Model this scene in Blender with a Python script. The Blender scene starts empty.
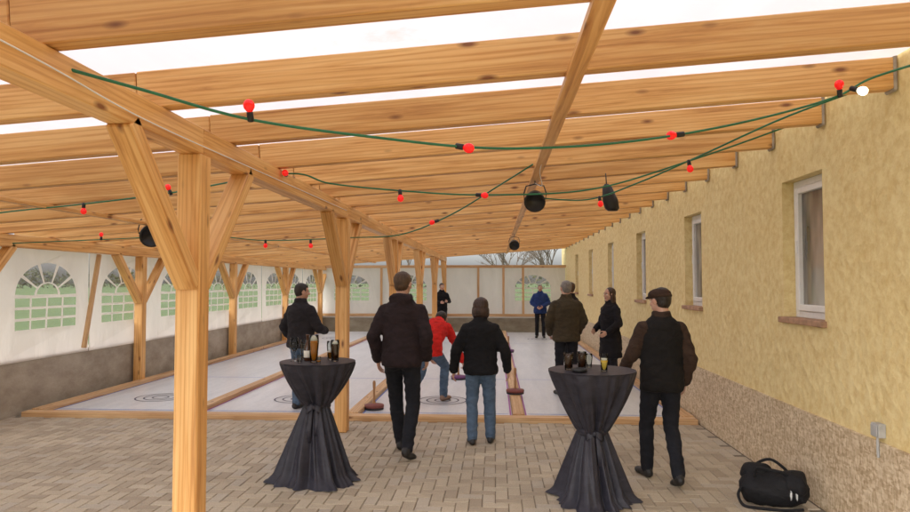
import bpy, math, random
import numpy as np
from mathutils import Vector, Matrix, noise
from mathutils.bvhtree import BVHTree
random.seed(7)
rad = math.radians
scn = bpy.context.scene
scn.view_settings.view_transform = 'Standard'
scn.view_settings.look = 'None'
scn.view_settings.exposure = 0
# ------------------------------------------------------------------ world
w = bpy.data.worlds.new("World"); scn.world = w; w.use_nodes = True
nt = w.node_tree; bg = nt.nodes['Background']
sky = nt.nodes.new('ShaderNodeTexSky'); sky.sky_type = 'NISHITA'; sky.sun_disc = False
SUN_EL, SUN_AZ = rad(42), rad(205)
sky.sun_elevation = SUN_EL; sky.sun_rotation = SUN_AZ; sky.dust_density = 4; sky.air_density = 1.0
hs = nt.nodes.new('ShaderNodeHueSaturation'); hs.inputs['Saturation'].default_value = 0.22; hs.inputs['Value'].default_value = 2.3
nt.links.new(sky.outputs[0], hs.inputs['Color']); nt.links.new(hs.outputs[0], bg.inputs[0])
bg.inputs[1].default_value = 0.15
sl = bpy.data.lights.new('sun', 'SUN'); sl.energy = 1.3; sl.angle = rad(30); sl.color = (1, .95, .88)
so = bpy.data.objects.new('sun', sl); scn.collection.objects.link(so)
sd = Vector((math.sin(SUN_AZ)*math.cos(SUN_EL), math.cos(SUN_AZ)*math.cos(SUN_EL), math.sin(SUN_EL)))
so.rotation_euler = sd.to_track_quat('Z', 'Y').to_euler(); so.location = (0, -5, 20)
# ------------------------------------------------------------------ camera
cd = bpy.data.cameras.new('camera'); cam = bpy.data.objects.new('camera', cd); scn.collection.objects.link(cam)
cam.location = (0, 0, 1.75); cam.rotation_euler = (rad(90+2.29), 0, rad(3.39))
cd.lens = 26.7; cd.sensor_width = 36; cd.clip_end = 3000; scn.camera = cam

# ------------------------------------------------------------------ material helpers
def mat(name):
    m = bpy.data.materials.new(name); m.use_nodes = True
    n = m.node_tree; return m, n, n.nodes['Principled BSDF']
def N(n, t, **kw):
    x = n.nodes.new(t)
    for k, v in kw.items(): setattr(x, k, v)
    return x
def ramp(n, fac, stops):
    r = N(n, 'ShaderNodeValToRGB'); e = r.color_ramp.elements
    while len(e) < len(stops): e.new(.5)
    for i, (p, c) in enumerate(stops):
        e[i].position = p; e[i].color = (*c, 1)
    n.links.new(fac, r.inputs[0]); return r
def mapping(n, src, scale):
    mp = N(n, 'ShaderNodeMapping'); mp.inputs['Scale'].default_value = scale
    n.links.new(src, mp.inputs[0]); return mp.outputs[0]
def noise_t(n, vec, scale, detail=4, rough=.55, dist=0):
    t = N(n, 'ShaderNodeTexNoise'); t.inputs['Scale'].default_value = scale
    t.inputs['Detail'].default_value = detail; t.inputs['Roughness'].default_value = rough
    t.inputs['Distortion'].default_value = dist
    if vec is not None: n.links.new(vec, t.inputs['Vector'])
    return t
def mixc(n, fac, a, b, mode='MIX'):
    m = N(n, 'ShaderNodeMix', data_type='RGBA', blend_type=mode)
    for s, i in ((fac, 0), (a, 6), (b, 7)):
        if isinstance(s, (int, float)): m.inputs[i].default_value = s
        elif isinstance(s, tuple): m.inputs[i].default_value = (*s, 1)
        else: n.links.new(s, m.inputs[i])
    return m.outputs[2]
def bump(n, bs, h, strength, dist=.01):
    b = N(n, 'ShaderNodeBump'); b.inputs['Strength'].default_value = strength; b.inputs['Distance'].default_value = dist
    n.links.new(h, b.inputs['Height']); n.links.new(b.outputs[0], bs.inputs['Normal']); return b
def attr(n, name='gc'):
    a = N(n, 'ShaderNodeAttribute'); a.attribute_name = name; return a.outputs['Vector']
def objc(n): return N(n, 'ShaderNodeTexCoord').outputs['Object']

def wood(name, light=(.87, .54, .22), mid=(.77, .42, .14), dark=(.54, .25, .07)):
    m, n, b = mat(name); g = attr(n)
    v = mapping(n, g, (.6, 13, 13))
    t = noise_t(n, v, 1.6, 6, .62, .9)
    r = ramp(n, t.outputs[0], [(.30, dark), (.46, mid), (.62, light)])
    wv = N(n, 'ShaderNodeTexWave', wave_type='RINGS', rings_direction='X'); wv.inputs['Scale'].default_value = 2.6
    wv.inputs['Distortion'].default_value = 6; wv.inputs['Detail'].default_value = 3; wv.inputs['Detail Scale'].default_value = .7
    n.links.new(mapping(n, g, (.3, 5, 5)), wv.inputs['Vector'])
    rr = ramp(n, wv.outputs[0], [(0, (.74, .58, .42)), (.4, (1, 1, 1))])
    c = mixc(n, .5, r.outputs[0], rr.outputs[0], 'MULTIPLY')
    # knots
    vo = N(n, 'ShaderNodeTexVoronoi'); vo.inputs['Scale'].default_value = 1
    n.links.new(mapping(n, g, (2.6, 7.5, 7.5)), vo.inputs['Vector'])
    k = ramp(n, vo.outputs['Distance'], [(.06, (1, 1, 1)), (.10, (.6, .6, .6)), (.17, (0, 0, 0))])
    c = mixc(n, k.outputs[0], c, (.24, .085, .025))
    t2 = noise_t(n, mapping(n, g, (.25, .6, .6)), 1.0, 2); r2 = ramp(n, t2.outputs[0], [(.3, (.78, .72, .64)), (.5, (.96, .93, .9)), (.7, (1.0, 1.0, 1.0))])
    c = mixc(n, 1.0, c, r2.outputs[0], 'MULTIPLY')
    n.links.new(c, b.inputs['Base Color']); b.inputs['Roughness'].default_value = .5
    bump(n, b, t.outputs[0], .25, .004); return m
def plain(name, col, rough=.6, metal=0, var=.15, scale=20, bmp=.1):
    m, n, b = mat(name); t = noise_t(n, objc(n), scale, 4)
    lo = tuple(c*(1-var) for c in col); hi = tuple(min(1, c*(1+var)) for c in col)
    r = ramp(n, t.outputs[0], [(.3, lo), (.7, hi)]); n.links.new(r.outputs[0], b.inputs['Base Color'])
    b.inputs['Roughness'].default_value = rough; b.inputs['Metallic'].default_value = metal
    if bmp: bump(n, b, t.outputs[0], bmp, .004)
    return m
def fabric(name, col, rough=.9, fold=.5):
    m, n, b = mat(name); o = objc(n)
    t = noise_t(n, mapping(n, o, (9, 9, 16)), 1, 4, .6, 1.0); f = noise_t(n, o, 260, 2)
    lo = tuple(c*.7 for c in col); hi = tuple(min(1, c*1.25) for c in col)
    r = ramp(n, t.outputs[0], [(.3, lo), (.7, hi)])
    c = mixc(n, .25, r.outputs[0], f.outputs[0], 'OVERLAY')
    n.links.new(c, b.inputs['Base Color']); b.inputs['Roughness'].default_value = rough
    bump(n, b, t.outputs[0], fold, .03)
    b.inputs['Specular IOR Level'].default_value = .3
    return m
def sheet(name, col, trans, bumpy=.3, bscale=(1, 1, 1), stains=0):
    m, n, b = mat(name); o = objc(n); out = n.nodes['Material Output']
    t = noise_t(n, mapping(n, o, bscale), 2.0, 4, .5, .6)
    c = ramp(n, t.outputs[0], [(.3, tuple(x*.90 for x in col)), (.7, col)]).outputs[0]
    if stains:
        s = noise_t(n, o, 1.3, 6, .7); sr = ramp(n, s.outputs[0], [(.60, (0, 0, 0)), (.8, (.6, .6, .6))])
        c = mixc(n, sr.outputs[0], c, (.50, .40, .30))
    n.links.new(c, b.inputs['Base Color']); b.inputs['Roughness'].default_value = .45
    bp = bump(n, b, t.outputs[0], bumpy, .05)
    tr = N(n, 'ShaderNodeBsdfTranslucent'); n.links.new(c, tr.inputs[0]); n.links.new(bp.outputs[0], tr.inputs['Normal'])
    mx = N(n, 'ShaderNodeMixShader'); mx.inputs[0].default_value = trans
    n.links.new(b.outputs[0], mx.inputs[1]); n.links.new(tr.outputs[0], mx.inputs[2]); n.links.new(mx.outputs[0], out.inputs[0])
    return m

WOOD = wood('pine'); WOOD2 = wood('pine_board', (.74, .52, .29), (.64, .40, .20), (.46, .26, .11))
ROOF = sheet('roof_sheet_white', (.82, .80, .85), .50, .1, (1, .4, 1), 1)
TARP = sheet('tarp_white', (.82, .755, .685), .42, .9, (1.2, 1.2, .5))
BLACK = plain('black_plastic', (.012, .012, .013), .4)
GREYM = plain('grey_mortar', (.36, .31, .25), .95, 0, .3, 12, .6)
GREYP = plain('grey_plastic', (.42, .42, .41), .5)
WHITEP = plain('white_upvc', (.85, .85, .83), .35, 0, .04)

def clearglass(name, tint, mixf=.22):
    m, n, b = mat(name); out = n.nodes['Material Output']; tr = N(n, 'ShaderNodeBsdfTransparent'); tr.inputs[0].default_value = (*tint, 1)
    gs = N(n, 'ShaderNodeBsdfGlossy'); gs.inputs['Roughness'].default_value = .04; lw = N(n, 'ShaderNodeLayerWeight'); lw.inputs[0].default_value = mixf
    mx = N(n, 'ShaderNodeMixShader'); n.links.new(lw.outputs['Fresnel'], mx.inputs[0]); n.links.new(tr.outputs[0], mx.inputs[1]); n.links.new(gs.outputs[0], mx.inputs[2]); n.links.new(mx.outputs[0], out.inputs[0]); return m
GLASS = clearglass('clear_glass', (.88, .90, .89))
# ------------------------------------------------------------------ mesh builder
class MB:
    def __init__(s): s.v = []; s.f = []; s.m = []; s.g = []
    def add(s, vs, fs, m=0, g=None):
        o = len(s.v); s.v += [tuple(v) for v in vs]; s.f += [tuple(i+o for i in f) for f in fs]
        s.m += [m]*len(fs); s.g += (g if g else [(0, 0, 0)]*len(vs))
    def beam(s, a, b, wd, h, up=(0, 0, 1), m=0):
        a = Vector(a); b = Vector(b); d = (b-a); L = d.length; d.normalize(); up = Vector(up)
        sx = d.cross(up).normalized(); uz = sx.cross(d)
        ro = Vector((random.uniform(0, 50), random.uniform(0, 50), random.uniform(0, 50)))
        vs = []; g = []
        for t in (0, 1):
            for (i, j) in ((-1, -1), (1, -1), (1, 1), (-1, 1)):
                vs.append(a+d*L*t+sx*i*wd/2+uz*j*h/2); g.append(tuple(ro+Vector((L*t, i*wd/2, j*h/2))))
        s.add(vs, [(3, 2, 1, 0), (4, 5, 6, 7), (0, 1, 5, 4), (1, 2, 6, 5), (2, 3, 7, 6), (3, 0, 4, 7)], m, g)
    def box(s, lo, hi, m=0):
        x0, y0, z0 = lo; x1, y1, z1 = hi
        vs = [(x0, y0, z0), (x1, y0, z0), (x1, y1, z0), (x0, y1, z0), (x0, y0, z1), (x1, y0, z1), (x1, y1, z1), (x0, y1, z1)]
        s.add(vs, [(3, 2, 1, 0), (4, 5, 6, 7), (0, 1, 5, 4), (1, 2, 6, 5), (2, 3, 7, 6), (3, 0, 4, 7)], m, [tuple(v) for v in vs])
    def loft(s, rings, m=0, seg=20):
        vs = []; fs = []
        for (c, ax, ay) in rings:
            c = Vector(c); ax = Vector(ax); ay = Vector(ay)
            for k in range(seg):
                a = 2*math.pi*k/seg; vs.append(c+ax*math.cos(a)+ay*math.sin(a))
        nr = len(rings)
        for i in range(nr-1):
            for k in range(seg):
                k2 = (k+1) % seg; fs.append((i*seg+k, i*seg+k2, (i+1)*seg+k2, (i+1)*seg+k))
        fs.append(tuple(reversed(range(seg)))); fs.append(tuple((nr-1)*seg+k for k in range(seg)))
        s.add(vs, fs, m)
    def capsule(s, a, b, ra, rb, m=0, seg=14):
        a = Vector(a); b = Vector(b); d = (b-a)
        if d.length < 1e-6: d = Vector((0, 0, 1e-4))
        d.normalize(); q = d.to_track_quat('Z', 'Y'); X = q @ Vector((1, 0, 0)); Y = q @ Vector((0, 1, 0)); R = []
        for t in (-80, -50, -20): R.append((a+d*ra*math.sin(rad(t)), X*ra*math.cos(rad(t)), Y*ra*math.cos(rad(t))))
        R.append((a, X*ra, Y*ra)); R.append((b, X*rb, Y*rb))
        for t in (20, 50, 80): R.append((b+d*rb*math.sin(rad(t)), X*rb*math.cos(rad(t)), Y*rb*math.cos(rad(t))))
        s.loft(R, m, seg)
    def ell(s, c, r, m=0, M=None, seg=18):
        M = M or Matrix.Identity(3); c = Vector(c); R = []
        for t in (-82, -60, -38, -18, 0, 18, 38, 60, 82):
            k = math.cos(rad(t)); R.append((c+M @ Vector((0, 0, r[2]*math.sin(rad(t)))), M @ Vector((r[0]*k, 0, 0)), M @ Vector((0, r[1]*k, 0))))
        s.loft(R, m, seg)
    def lathe(s, prof, c, m=0, seg=24):
        s.loft([((c[0], c[1], c[2]+z), (max(r, .0005), 0, 0), (0, max(r, .0005), 0)) for r, z in prof], m, seg)
    def tubepath(s, pts, r, m=0, seg=6):
        pts = [Vector(p) for p in pts]; R = []
        for i, p in enumerate(pts):
            d = (pts[min(i+1, len(pts)-1)]-pts[max(i-1, 0)]).normalized()
            rr = r(i/(len(pts)-1)) if callable(r) else r
            X = Vector((0, 0, 1)).cross(d)
            X = X.normalized() if X.length > .1 else Vector((1, 0, 0)); Y = d.cross(X).normalized()
            R.append((p, X*rr, Y*rr))
        s.loft(R, m, seg)
    def mesh(s, name, mats):
        me = bpy.data.meshes.new(name); me.from_pydata(s.v, [], s.f)
        for m in mats: me.materials.append(m)
        me.polygons.foreach_set('material_index', s.m)
        a = me.attributes.new('gc', 'FLOAT_VECTOR', 'POINT'); a.data.foreach_set('vector', np.array(s.g, dtype=np.float32).ravel())
        me.update(); return me
    def obj(s, name, mats, parent=None, smooth=False, bevel=0, loc=None, rotz=0):
        o = bpy.data.objects.new(name, s.mesh(name, mats)); scn.collection.objects.link(o)
        if smooth: o.data.polygons.foreach_set('use_smooth', [True]*len(o.data.polygons))
        if bevel:
            b = o.modifiers.new('b', 'BEVEL'); b.width = bevel; b.segments = 1; b.limit_method = 'ANGLE'; b.angle_limit = rad(60)
        if parent: o.parent = parent
        if loc: o.location = loc
        o.rotation_euler[2] = rotz
        return o
def empty(name, loc=(0, 0, 0)):
    e = bpy.data.objects.new(name, None); scn.collection.objects.link(e); e.location = loc; return e

# ------------------------------------------------------------------ ground
gm, n, b = mat('grass'); o = objc(n); t = noise_t(n, o, .15, 6, .7); t2 = noise_t(n, o, 8, 5, .7)
c = mixc(n, .5, ramp(n, t.outputs[0], [(.3, (.05, .10, .02)), (.7, (.11, .17, .045))]).outputs[0], ramp(n, t2.outputs[0], [(.3, (.04, .08, .02)), (.7, (.13, .19, .05))]).outputs[0])
n.links.new(c, b.inputs['Base Color']); b.inputs['Roughness'].default_value = 1
mb = MB(); mb.add([(-1500, -1500, -.03), (1500, -1500, -.03), (1500, 1500, -.03), (-1500, 1500, -.03)], [(0, 1, 2, 3)]); mb.obj('ground', [gm])

pm, n, b = mat('pavers'); a = attr(n); sx = N(n, 'ShaderNodeSeparateXYZ'); n.links.new(a, sx.inputs[0]); o = objc(n)
r = ramp(n, sx.outputs[0], [(0, (.39, .32, .235)), (.35, (.46, .385, .285)), (.7, (.53, .45, .335)), (1, (.47, .41, .33))])
t = noise_t(n, o, 90, 4, .7); t2 = noise_t(n, o, .9, 4, .6)
c = mixc(n, .35, r.outputs[0], ramp(n, t.outputs[0], [(.3, (.25, .25, .25)), (.7, (.8, .8, .8))]).outputs[0], 'OVERLAY')
c = mixc(n, 1, c, ramp(n, t2.outputs[0], [(.3, (.78, .77, .76)), (.65, (1, 1, 1))]).outputs[0], 'MULTIPLY')
n.links.new(c, b.inputs['Base Color']); b.inputs['Roughness'].default_value = .85; bump(n, b, t.outputs[0], .3, .003)
jm = plain('joint_sand', (.22, .18, .135), 1, 0, .3, 60, .4)
mb = MB(); X0, X1, Y0, Y1 = -8.6, 2.6, -2.5, 8.62
mb.add([(X0, Y0, -.009), (X1, Y0, -.009), (X1, Y1, -.009), (X0, Y1, -.009)], [(0, 1, 2, 3)], 1)
U = .105
for i in range(int(X0/U)-1, int(X1/U)+1):
    for j in range(int(Y0/U)-1, int(Y1/U)+1):
        k = (i-j) % 4
        if k == 0: x0, y0, x1, y1 = i*U, j*U, (i+2)*U, (j+1)*U
        elif k == 3: x0, y0, x1, y1 = i*U, j*U, (i+1)*U, (j+2)*U
        else: continue
        if x0 < X0 or y0 < Y0 or x1 > X1 or y1 > Y1: continue
        e = .0025; q = .007; z = random.uniform(-.0015, .0008); rv = random.random()
        tx = random.uniform(-.001, .001); ty = random.uniform(-.001, .001)
        vs = [(x0+e, y0+e, -.009), (x1-e, y0+e, -.009), (x1-e, y1-e, -.009), (x0+e, y1-e, -.009),
              (x0+q, y0+q, z-tx-ty), (x1-q, y0+q, z+tx-ty), (x1-q, y1-q, z+tx+ty), (x0+q, y1-q, z-tx+ty)]
        mb.add(vs, [(4, 5, 6, 7), (0, 1, 5, 4), (1, 2, 6, 5), (2, 3, 7, 6), (3, 0, 4, 7)], 0, [(rv, 0, 0)]*8)
mb.obj('paved_ground', [pm, jm])

# ------------------------------------------------------------------ lanes
lm, n, b = mat('lane_plastic'); o = objc(n); t = noise_t(n, mapping(n, o, (6, .7, 1)), 1, 5, .65); t2 = noise_t(n, o, 30, 4)
c = mixc(n, .3, ramp(n, t.outputs[0], [(.3, (.60, .63, .66)), (.7, (.78, .80, .82))]).outputs[0], ramp(n, t2.outputs[0], [(.3, (.50, .53, .57)), (.7, (.82, .83, .84))]).outputs[0])
n.links.new(c, b.inputs['Base Color']); b.inputs['Roughness'].default_value = .32; bump(n, b, t2.outputs[0], .05, .002)
LW = plain('lane_line_dark', (.12, .12, .16), .6); LB = plain('lane_line_blue', (.12, .2, .55), .6); LP = plain('lane_line_purple', (.42, .12, .4), .6)
edges = [-6.1, -4.0, -1.85, .30, 2.42]
par = empty('curling_rink')
mb = MB()
for i in range(4): mb.box((edges[i]+.08, 8.72, -.02), (edges[i+1]-.08, 23.9, .02))
mb.obj('lane_surface', [lm], par)
mb = MB()
for i, e in enumerate(edges): mb.beam((e, 8.725, .03), (e, 23.9, .03), .15, .1)
mb.beam((-6.2, 8.64, .02), (2.5, 8.64, .02), .16, .09)
mb.obj('lane_boards', [WOOD2], par, bevel=.006)
mb = MB()
def ring(cx, cy, r0, r1, m, z):
    vs = []; fs = []; S = 48
    for k in range(S):
        a = 2*math.pi*k/S
        vs += [(cx+r0*math.cos(a), cy+r0*math.sin(a), z), (cx+r1*math.cos(a), cy+r1*math.sin(a), z)]
    for k in range(S): k2 = (k+1) % S; fs.append((2*k, 2*k+1, 2*k2+1, 2*k2))
    mb.add(vs, fs, m)
def strip(x0, y0, x1, y1, m, z=.0245): mb.add([(x0, y0, z), (x1, y0, z), (x1, y1, z), (x0, y1, z)], [(0, 1, 2, 3)], m)
for i in range(4):
    cx = (edges[i]+edges[i+1])/2
    for cy in (10.0, 21.0):
        for r0 in (.1, .22, .34): ring(cx, cy, r0, r0+.025, 0, .0245)
    strip(edges[i]+.09, 8.8, edges[i]+.11, 23.8, 2 if i % 2 else 1)
    strip(edges[i+1]-.11, 8.8, edges[i+1]-.09, 23.8, 1 if i % 2 else 2)
    for y in (9.0, 12.2, 19.5): strip(edges[i]+.13, y, edges[i+1]-.13, y+.02, 1)
mb.obj('lane_markings', [LW, LB, LP], par)

# ------------------------------------------------------------------ pergola
SL = .07; YS = .5
def zb(x): return 2.68+SL*(x+1.81)
per = empty('timber_pergola')
mb = MB(); ys = [2.55+.94*k for k in range(-2, 24)]
for k, y in enumerate(ys):
    jj = random.uniform(-.012, .012)
    mb.beam((-1.90, y+jj, zb(-1.90)+.1), (2.60, y, zb(2.60)+.1), .095, .2)
    mb.beam((-6.75, y-jj, zb(-6.75)+.1), (-1.905, y, zb(-1.905)+.1), .095, .195)
mb.obj('rafters', [WOOD], per, bevel=.006)
mb = MB()
for ya, yb in ((YS, 3.93), (3.935, 7.95), (7.955, 12), (12.005, 16.2), (16.205, 20.2), (20.205, 24.4)):
    mb.beam((-1.81, ya, 2.6), (-1.81, yb, 2.6), .13, .16); mb.beam((-6.2, ya, 2.29), (-6.2, yb, 2.29), .13, .16)
mb.obj('longitudinal_beams', [WOOD], per, bevel=.006)
mb = MB()
mb.beam((.41, YS, zb(.41)-.022), (.41, 24, zb(.41)-.022), .085, .04); mb.beam((-4.3, YS, zb(-4.3)-.022), (-4.3, 24, zb(-4.3)-.022), .085, .04)
mb.obj('battens', [WOOD], per, bevel=.003)
mb = MB()
for px, zt, pys in ((-1.81, 2.52, (3.95, 7.95, 12, 16.2, 20.2, 24.1)), (-6.2, 2.21, (7.5, 11.5, 15.7, 19.7, 23.7))):
    for py in pys:
        mb.beam((px, py, 0), (px, py, zt), .145, .145, (0, 1, 0))
        for s in (-1, 1):
            if py > 24 and s == 1: continue
            mb.beam((px, py+s*.06, zt-.78), (px, py+s*.80, zt+.02), .10, .13, (1, 0, 0))
mb.obj('posts_and_braces', [WOOD], per, bevel=.008)
mb = MB()
for y in ys: mb.box((2.522, y-.062, zb(2.53)-.02), (2.546, y+.062, zb(2.53)+.22))
mb.obj('rafter_collars', [GREYM], per, bevel=.01)
mb = MB(); xs = np.linspace(-6.9, 2.54, 14); yy = np.linspace(YS-.1, 24.6, 60)
vs = [(x, y, zb(x)+.204+.004*math.sin(y*6.68)) for x in xs for y in yy]
fs = [(i*60+j, (i+1)*60+j, (i+1)*60+j+1, i*60+j+1) for i in range(13) for j in range(59)]
mb.add(vs, fs); mb.obj('roof_sheet', [ROOF], per, smooth=True)

# ------------------------------------------------------------------ low concrete wall + tarps
cm, n, b = mat('concrete'); o = objc(n); t = noise_t(n, mapping(n, o, (1, 1, 2)), 1.8, 7, .7)
r = ramp(n, t.outputs[0], [(.3, (.28, .235, .18)), (.55, (.42, .365, .29)), (.75, (.50, .455, .38))]); n.links.new(r.outputs[0], b.inputs['Base Color'])
b.inputs['Roughness'].default_value = .95; bump(n, b, t.outputs[0], .6, .02)
mb = MB(); mb.box((-6.62, -.6, -.05), (-6.32, 24.7, .75)); mb.box((-6.31, 24.4, -.05), (2.5, 24.68, .55))
mb.obj('concrete_wall', [cm], bevel=.01)

def holes(cx, z0, wd, h):
    H = []; g = .018; cw = wd/4; hr = h*.5; rows = 3
    for i in range(4):
        for j in range(rows):
            x0 = cx-wd/2+i*cw+g; x1 = x0+cw-2*g; y0 = z0+j*hr/rows+g; y1 = z0+(j+1)*hr/rows-g
            H.append([(x0, y0), (x1, y0), (x1, y1), (x0, y1)])
    rz = z0+hr+.01; RX = wd/2-g; RZ = h*.5
    K = 5
    for k in range(K):
        a0 = math.pi*k/K+.05; a1 = math.pi*(k+1)/K-.05; p = []
        for q in range(6): a = a0+(a1-a0)*q/5; p.append((cx+RX*math.cos(a), rz+RZ*math.sin(a)))
        for q in range(4): a = a1+(a0-a1)*q/3; p.append((cx+.42*RX*math.cos(a), rz+.42*RZ*math.sin(a)))
        H.append(p)
    p = [(cx+.34*RX*math.cos(math.pi*q/8), rz+.02+.34*RZ*math.sin(math.pi*q/8)) for q in range(9)]; H.append(p)
    return H
def tarp_panel(name, x0, x1, z0, z1, wins, fn, parent):
    cu = bpy.data.curves.new(name, 'CURVE'); cu.dimensions = '2D'; cu.fill_mode = 'BOTH'
    polys = [[(x0, z0), (x1, z0), (x1, z1), (x0, z1)]]
    for cx in wins: polys += holes(cx, 1.10, 1.30, .92)
    for p in polys:
        sp = cu.splines.new('POLY'); sp.points.add(len(p)-1); sp.use_cyclic_u = True
        for i, (a, c) in enumerate(p): sp.points[i].co = (a, c, 0, 1)
    o = bpy.data.objects.new(name, cu); scn.collection.objects.link(o)
    me = bpy.data.meshes.new_from_object(o.evaluated_get(bpy.context.evaluated_depsgraph_get())); bpy.data.objects.remove(o)
    for v in me.vertices: v.co = fn(v.co.x, v.co.y)
    me.materials.clear(); me.materials.append(TARP); me.name = name
    o = bpy.data.objects.new(name, me); scn.collection.objects.link(o); o.parent = parent
PV, n, b = mat('clear_plastic'); out = n.nodes['Material Output']; tr = N(n, 'ShaderNodeBsdfTransparent'); mx = N(n, 'ShaderNodeMixShader'); mx.inputs[0].default_value = .2
b.inputs['Base Color'].default_value = (.8, .82, .8, 1); b.inputs['Roughness'].default_value = .2
t = noise_t(n, objc(n), 6, 3); bump(n, b, t.outputs[0], .5, .02)
n.links.new(tr.outputs[0], mx.inputs[1]); n.links.new(b.outputs[0], mx.inputs[2]); n.links.new(mx.outputs[0], out.inputs[0])
tw = empty('tent_sidewall')
mbp = MB()
c0 = 9.2-1.95*4
for i in range(12):
    cx = c0+1.95*i
    off = .0 if i % 2 else .012
    tarp_panel('tarp_side', cx-.985, cx+.965, .70, 2.36, [cx], lambda a, c, off=off: Vector((-6.305-off-.012*math.sin((a-cx)*3.2+c*2), a, c)), tw)
    mbp.add([(-6.34, cx-.66, 1.08), (-6.34, cx+.66, 1.08), (-6.34, cx+.66, 2.05), (-6.34, cx-.66, 2.05)], [(0, 1, 2, 3)])
tb = empty('tent_backwall')
for i, (x0, x1, wn) in enumerate(((-6.3, -4.1, [-5.2]), (-4.1, -2.1, [-3.1]), (-2.1, .3, []), (.3, 2.5, [1.35]))):
    tarp_panel('tarp_back', x0, x1, .50, 2.30, wn, lambda a, c: Vector((a, 24.30, c)), tb)
    for cx in wn: mbp.add([(cx-.66, 24.33, 1.08), (cx+.66, 24.33, 1.08), (cx+.66, 24.33, 2.05), (cx-.66, 24.33, 2.05)], [(0, 1, 2, 3)])
mbp.obj('clear_windows', [PV], tw)
mb = MB()
mb.beam((-6.3, 24.2, 2.34), (2.52, 24.2, 2.34), .08, .10); mb.beam((-6.3, 24.2, .60), (2.52, 24.2, .60), .06, .1)
for x in (-4.1, -.6, .3, 1.0): mb.beam((x, 24.22, .55), (x, 24.22, 2.29), .08, .08, (0, 1, 0))
mb.obj('frame_boards', [WOOD2], tb, bevel=.004)
mb = MB(); 
for y in (10.0, 13.6): mb.beam((-6.27, y, .76), (-6.27, y+.35, 2.2), .05, .06, (1, 0, 0))
mb.obj('tarp_battens', [WOOD2], tw, bevel=.003)

# ------------------------------------------------------------------ building
ym, n, b = mat('yellow_plaster'); o = objc(n)
t = noise_t(n, o, 1.2, 6, .65); t2 = noise_t(n, o, 14, 6, .7); vo = N(n, 'ShaderNodeTexVoronoi'); vo.inputs['Scale'].default_value = 11
n.links.new(o, vo.inputs['Vector'])
c = mixc(n, .5, ramp(n, t.outputs[0], [(.3, (.80, .61, .26)), (.7, (.88, .73, .37))]).outputs[0], ramp(n, t2.outputs[0], [(.36, (.66, .47, .20)), (.6, (.90, .77, .43))]).outputs[0])
n.links.new(c, b.inputs['Base Color']); b.inputs['Roughness'].default_value = .95
ad = N(n, 'ShaderNodeMath', operation='ADD'); n.links.new(t2.outputs[0], ad.inputs[0]); n.links.new(vo.outputs['Distance'], ad.inputs[1])
bump(n, b, ad.outputs[0], .7, .016)
om, n, b = mat('osb_board'); o = objc(n)
v1 = N(n, 'ShaderNodeTexVoronoi'); v1.inputs['Scale'].default_value = 1; n.links.new(mapping(n, o, (9, 26, 60)), v1.inputs['Vector'])
v2 = N(n, 'ShaderNodeTexVoronoi'); v2.inputs['Scale'].default_value = 1; n.links.new(mapping(n, o, (9, 62, 22)), v2.inputs['Vector'])
c = mixc(n, .5, v1.outputs['Color'], v2.outputs['Color']); bw = N(n, 'ShaderNodeRGBToBW'); n.links.new(c, bw.inputs[0])
r = ramp(n, bw.outputs[0], [(.2, (.40, .29, .165)), (.5, (.59, .46, .30)), (.8, (.76, .64, .46))]); n.links.new(r.outputs[0], b.inputs['Base Color'])
b.inputs['Roughness'].default_value = .8; bump(n, b, bw.outputs[0], .4, .005)
gl, n, b = mat('window_glass'); b.inputs['Roughness'].default_value = .03; b.inputs['Specular IOR Level'].default_value = 1
t = noise_t(n, mapping(n, objc(n), (1, 3, .8)), 1.1, 3); r = ramp(n, t.outputs[0], [(.38, (.07, .065, .055)), (.62, (.40, .36, .30))])
n.links.new(r.outputs[0], b.inputs['Base Color'])
sill = plain('clay_sill', (.40, .24, .15), .8, 0, .3, 15, .4)
bd = empty('yellow_building'); WX = 2.55
wc = [-.43, 2.67, 5.77, 8.87, 11.97, 15.07, 18.17, 21.27]; hw = .37; z0w, z1w = 1.45, 2.64
mb = MB(); Ya, Yb = -3.0, 26.0
mb.box((WX, Ya, 0), (WX+.3, Yb, z0w)); mb.box((WX, Ya, z1w), (WX+.3, Yb, 3.9))
prev = Ya
for cwn in wc: mb.box((WX, prev, z0w), (WX+.3, cwn-hw, z1w)); prev = cwn+hw
mb.box((WX, prev, z0w), (WX+.3, Yb, z1w))
mb.box((WX+.3, Ya, 0), (9, Ya+.3, 3.9)); mb.box((WX+.3, Yb-.3, 0), (9, Yb, 3.9)); mb.box((8.7, Ya+.3, 0), (9, Yb-.3, 3.9))
mb.obj('walls', [ym], bd)
mb = MB(); y = Ya
while y < Yb: mb.box((WX-.022, y+.002, 0), (WX-.001, min(y+2.5, Yb)-.002, .70)); y += 2.5
mb.obj('plinth_boards', [om], bd)
mw = MB(); mg = MB(); ms = MB()
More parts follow.
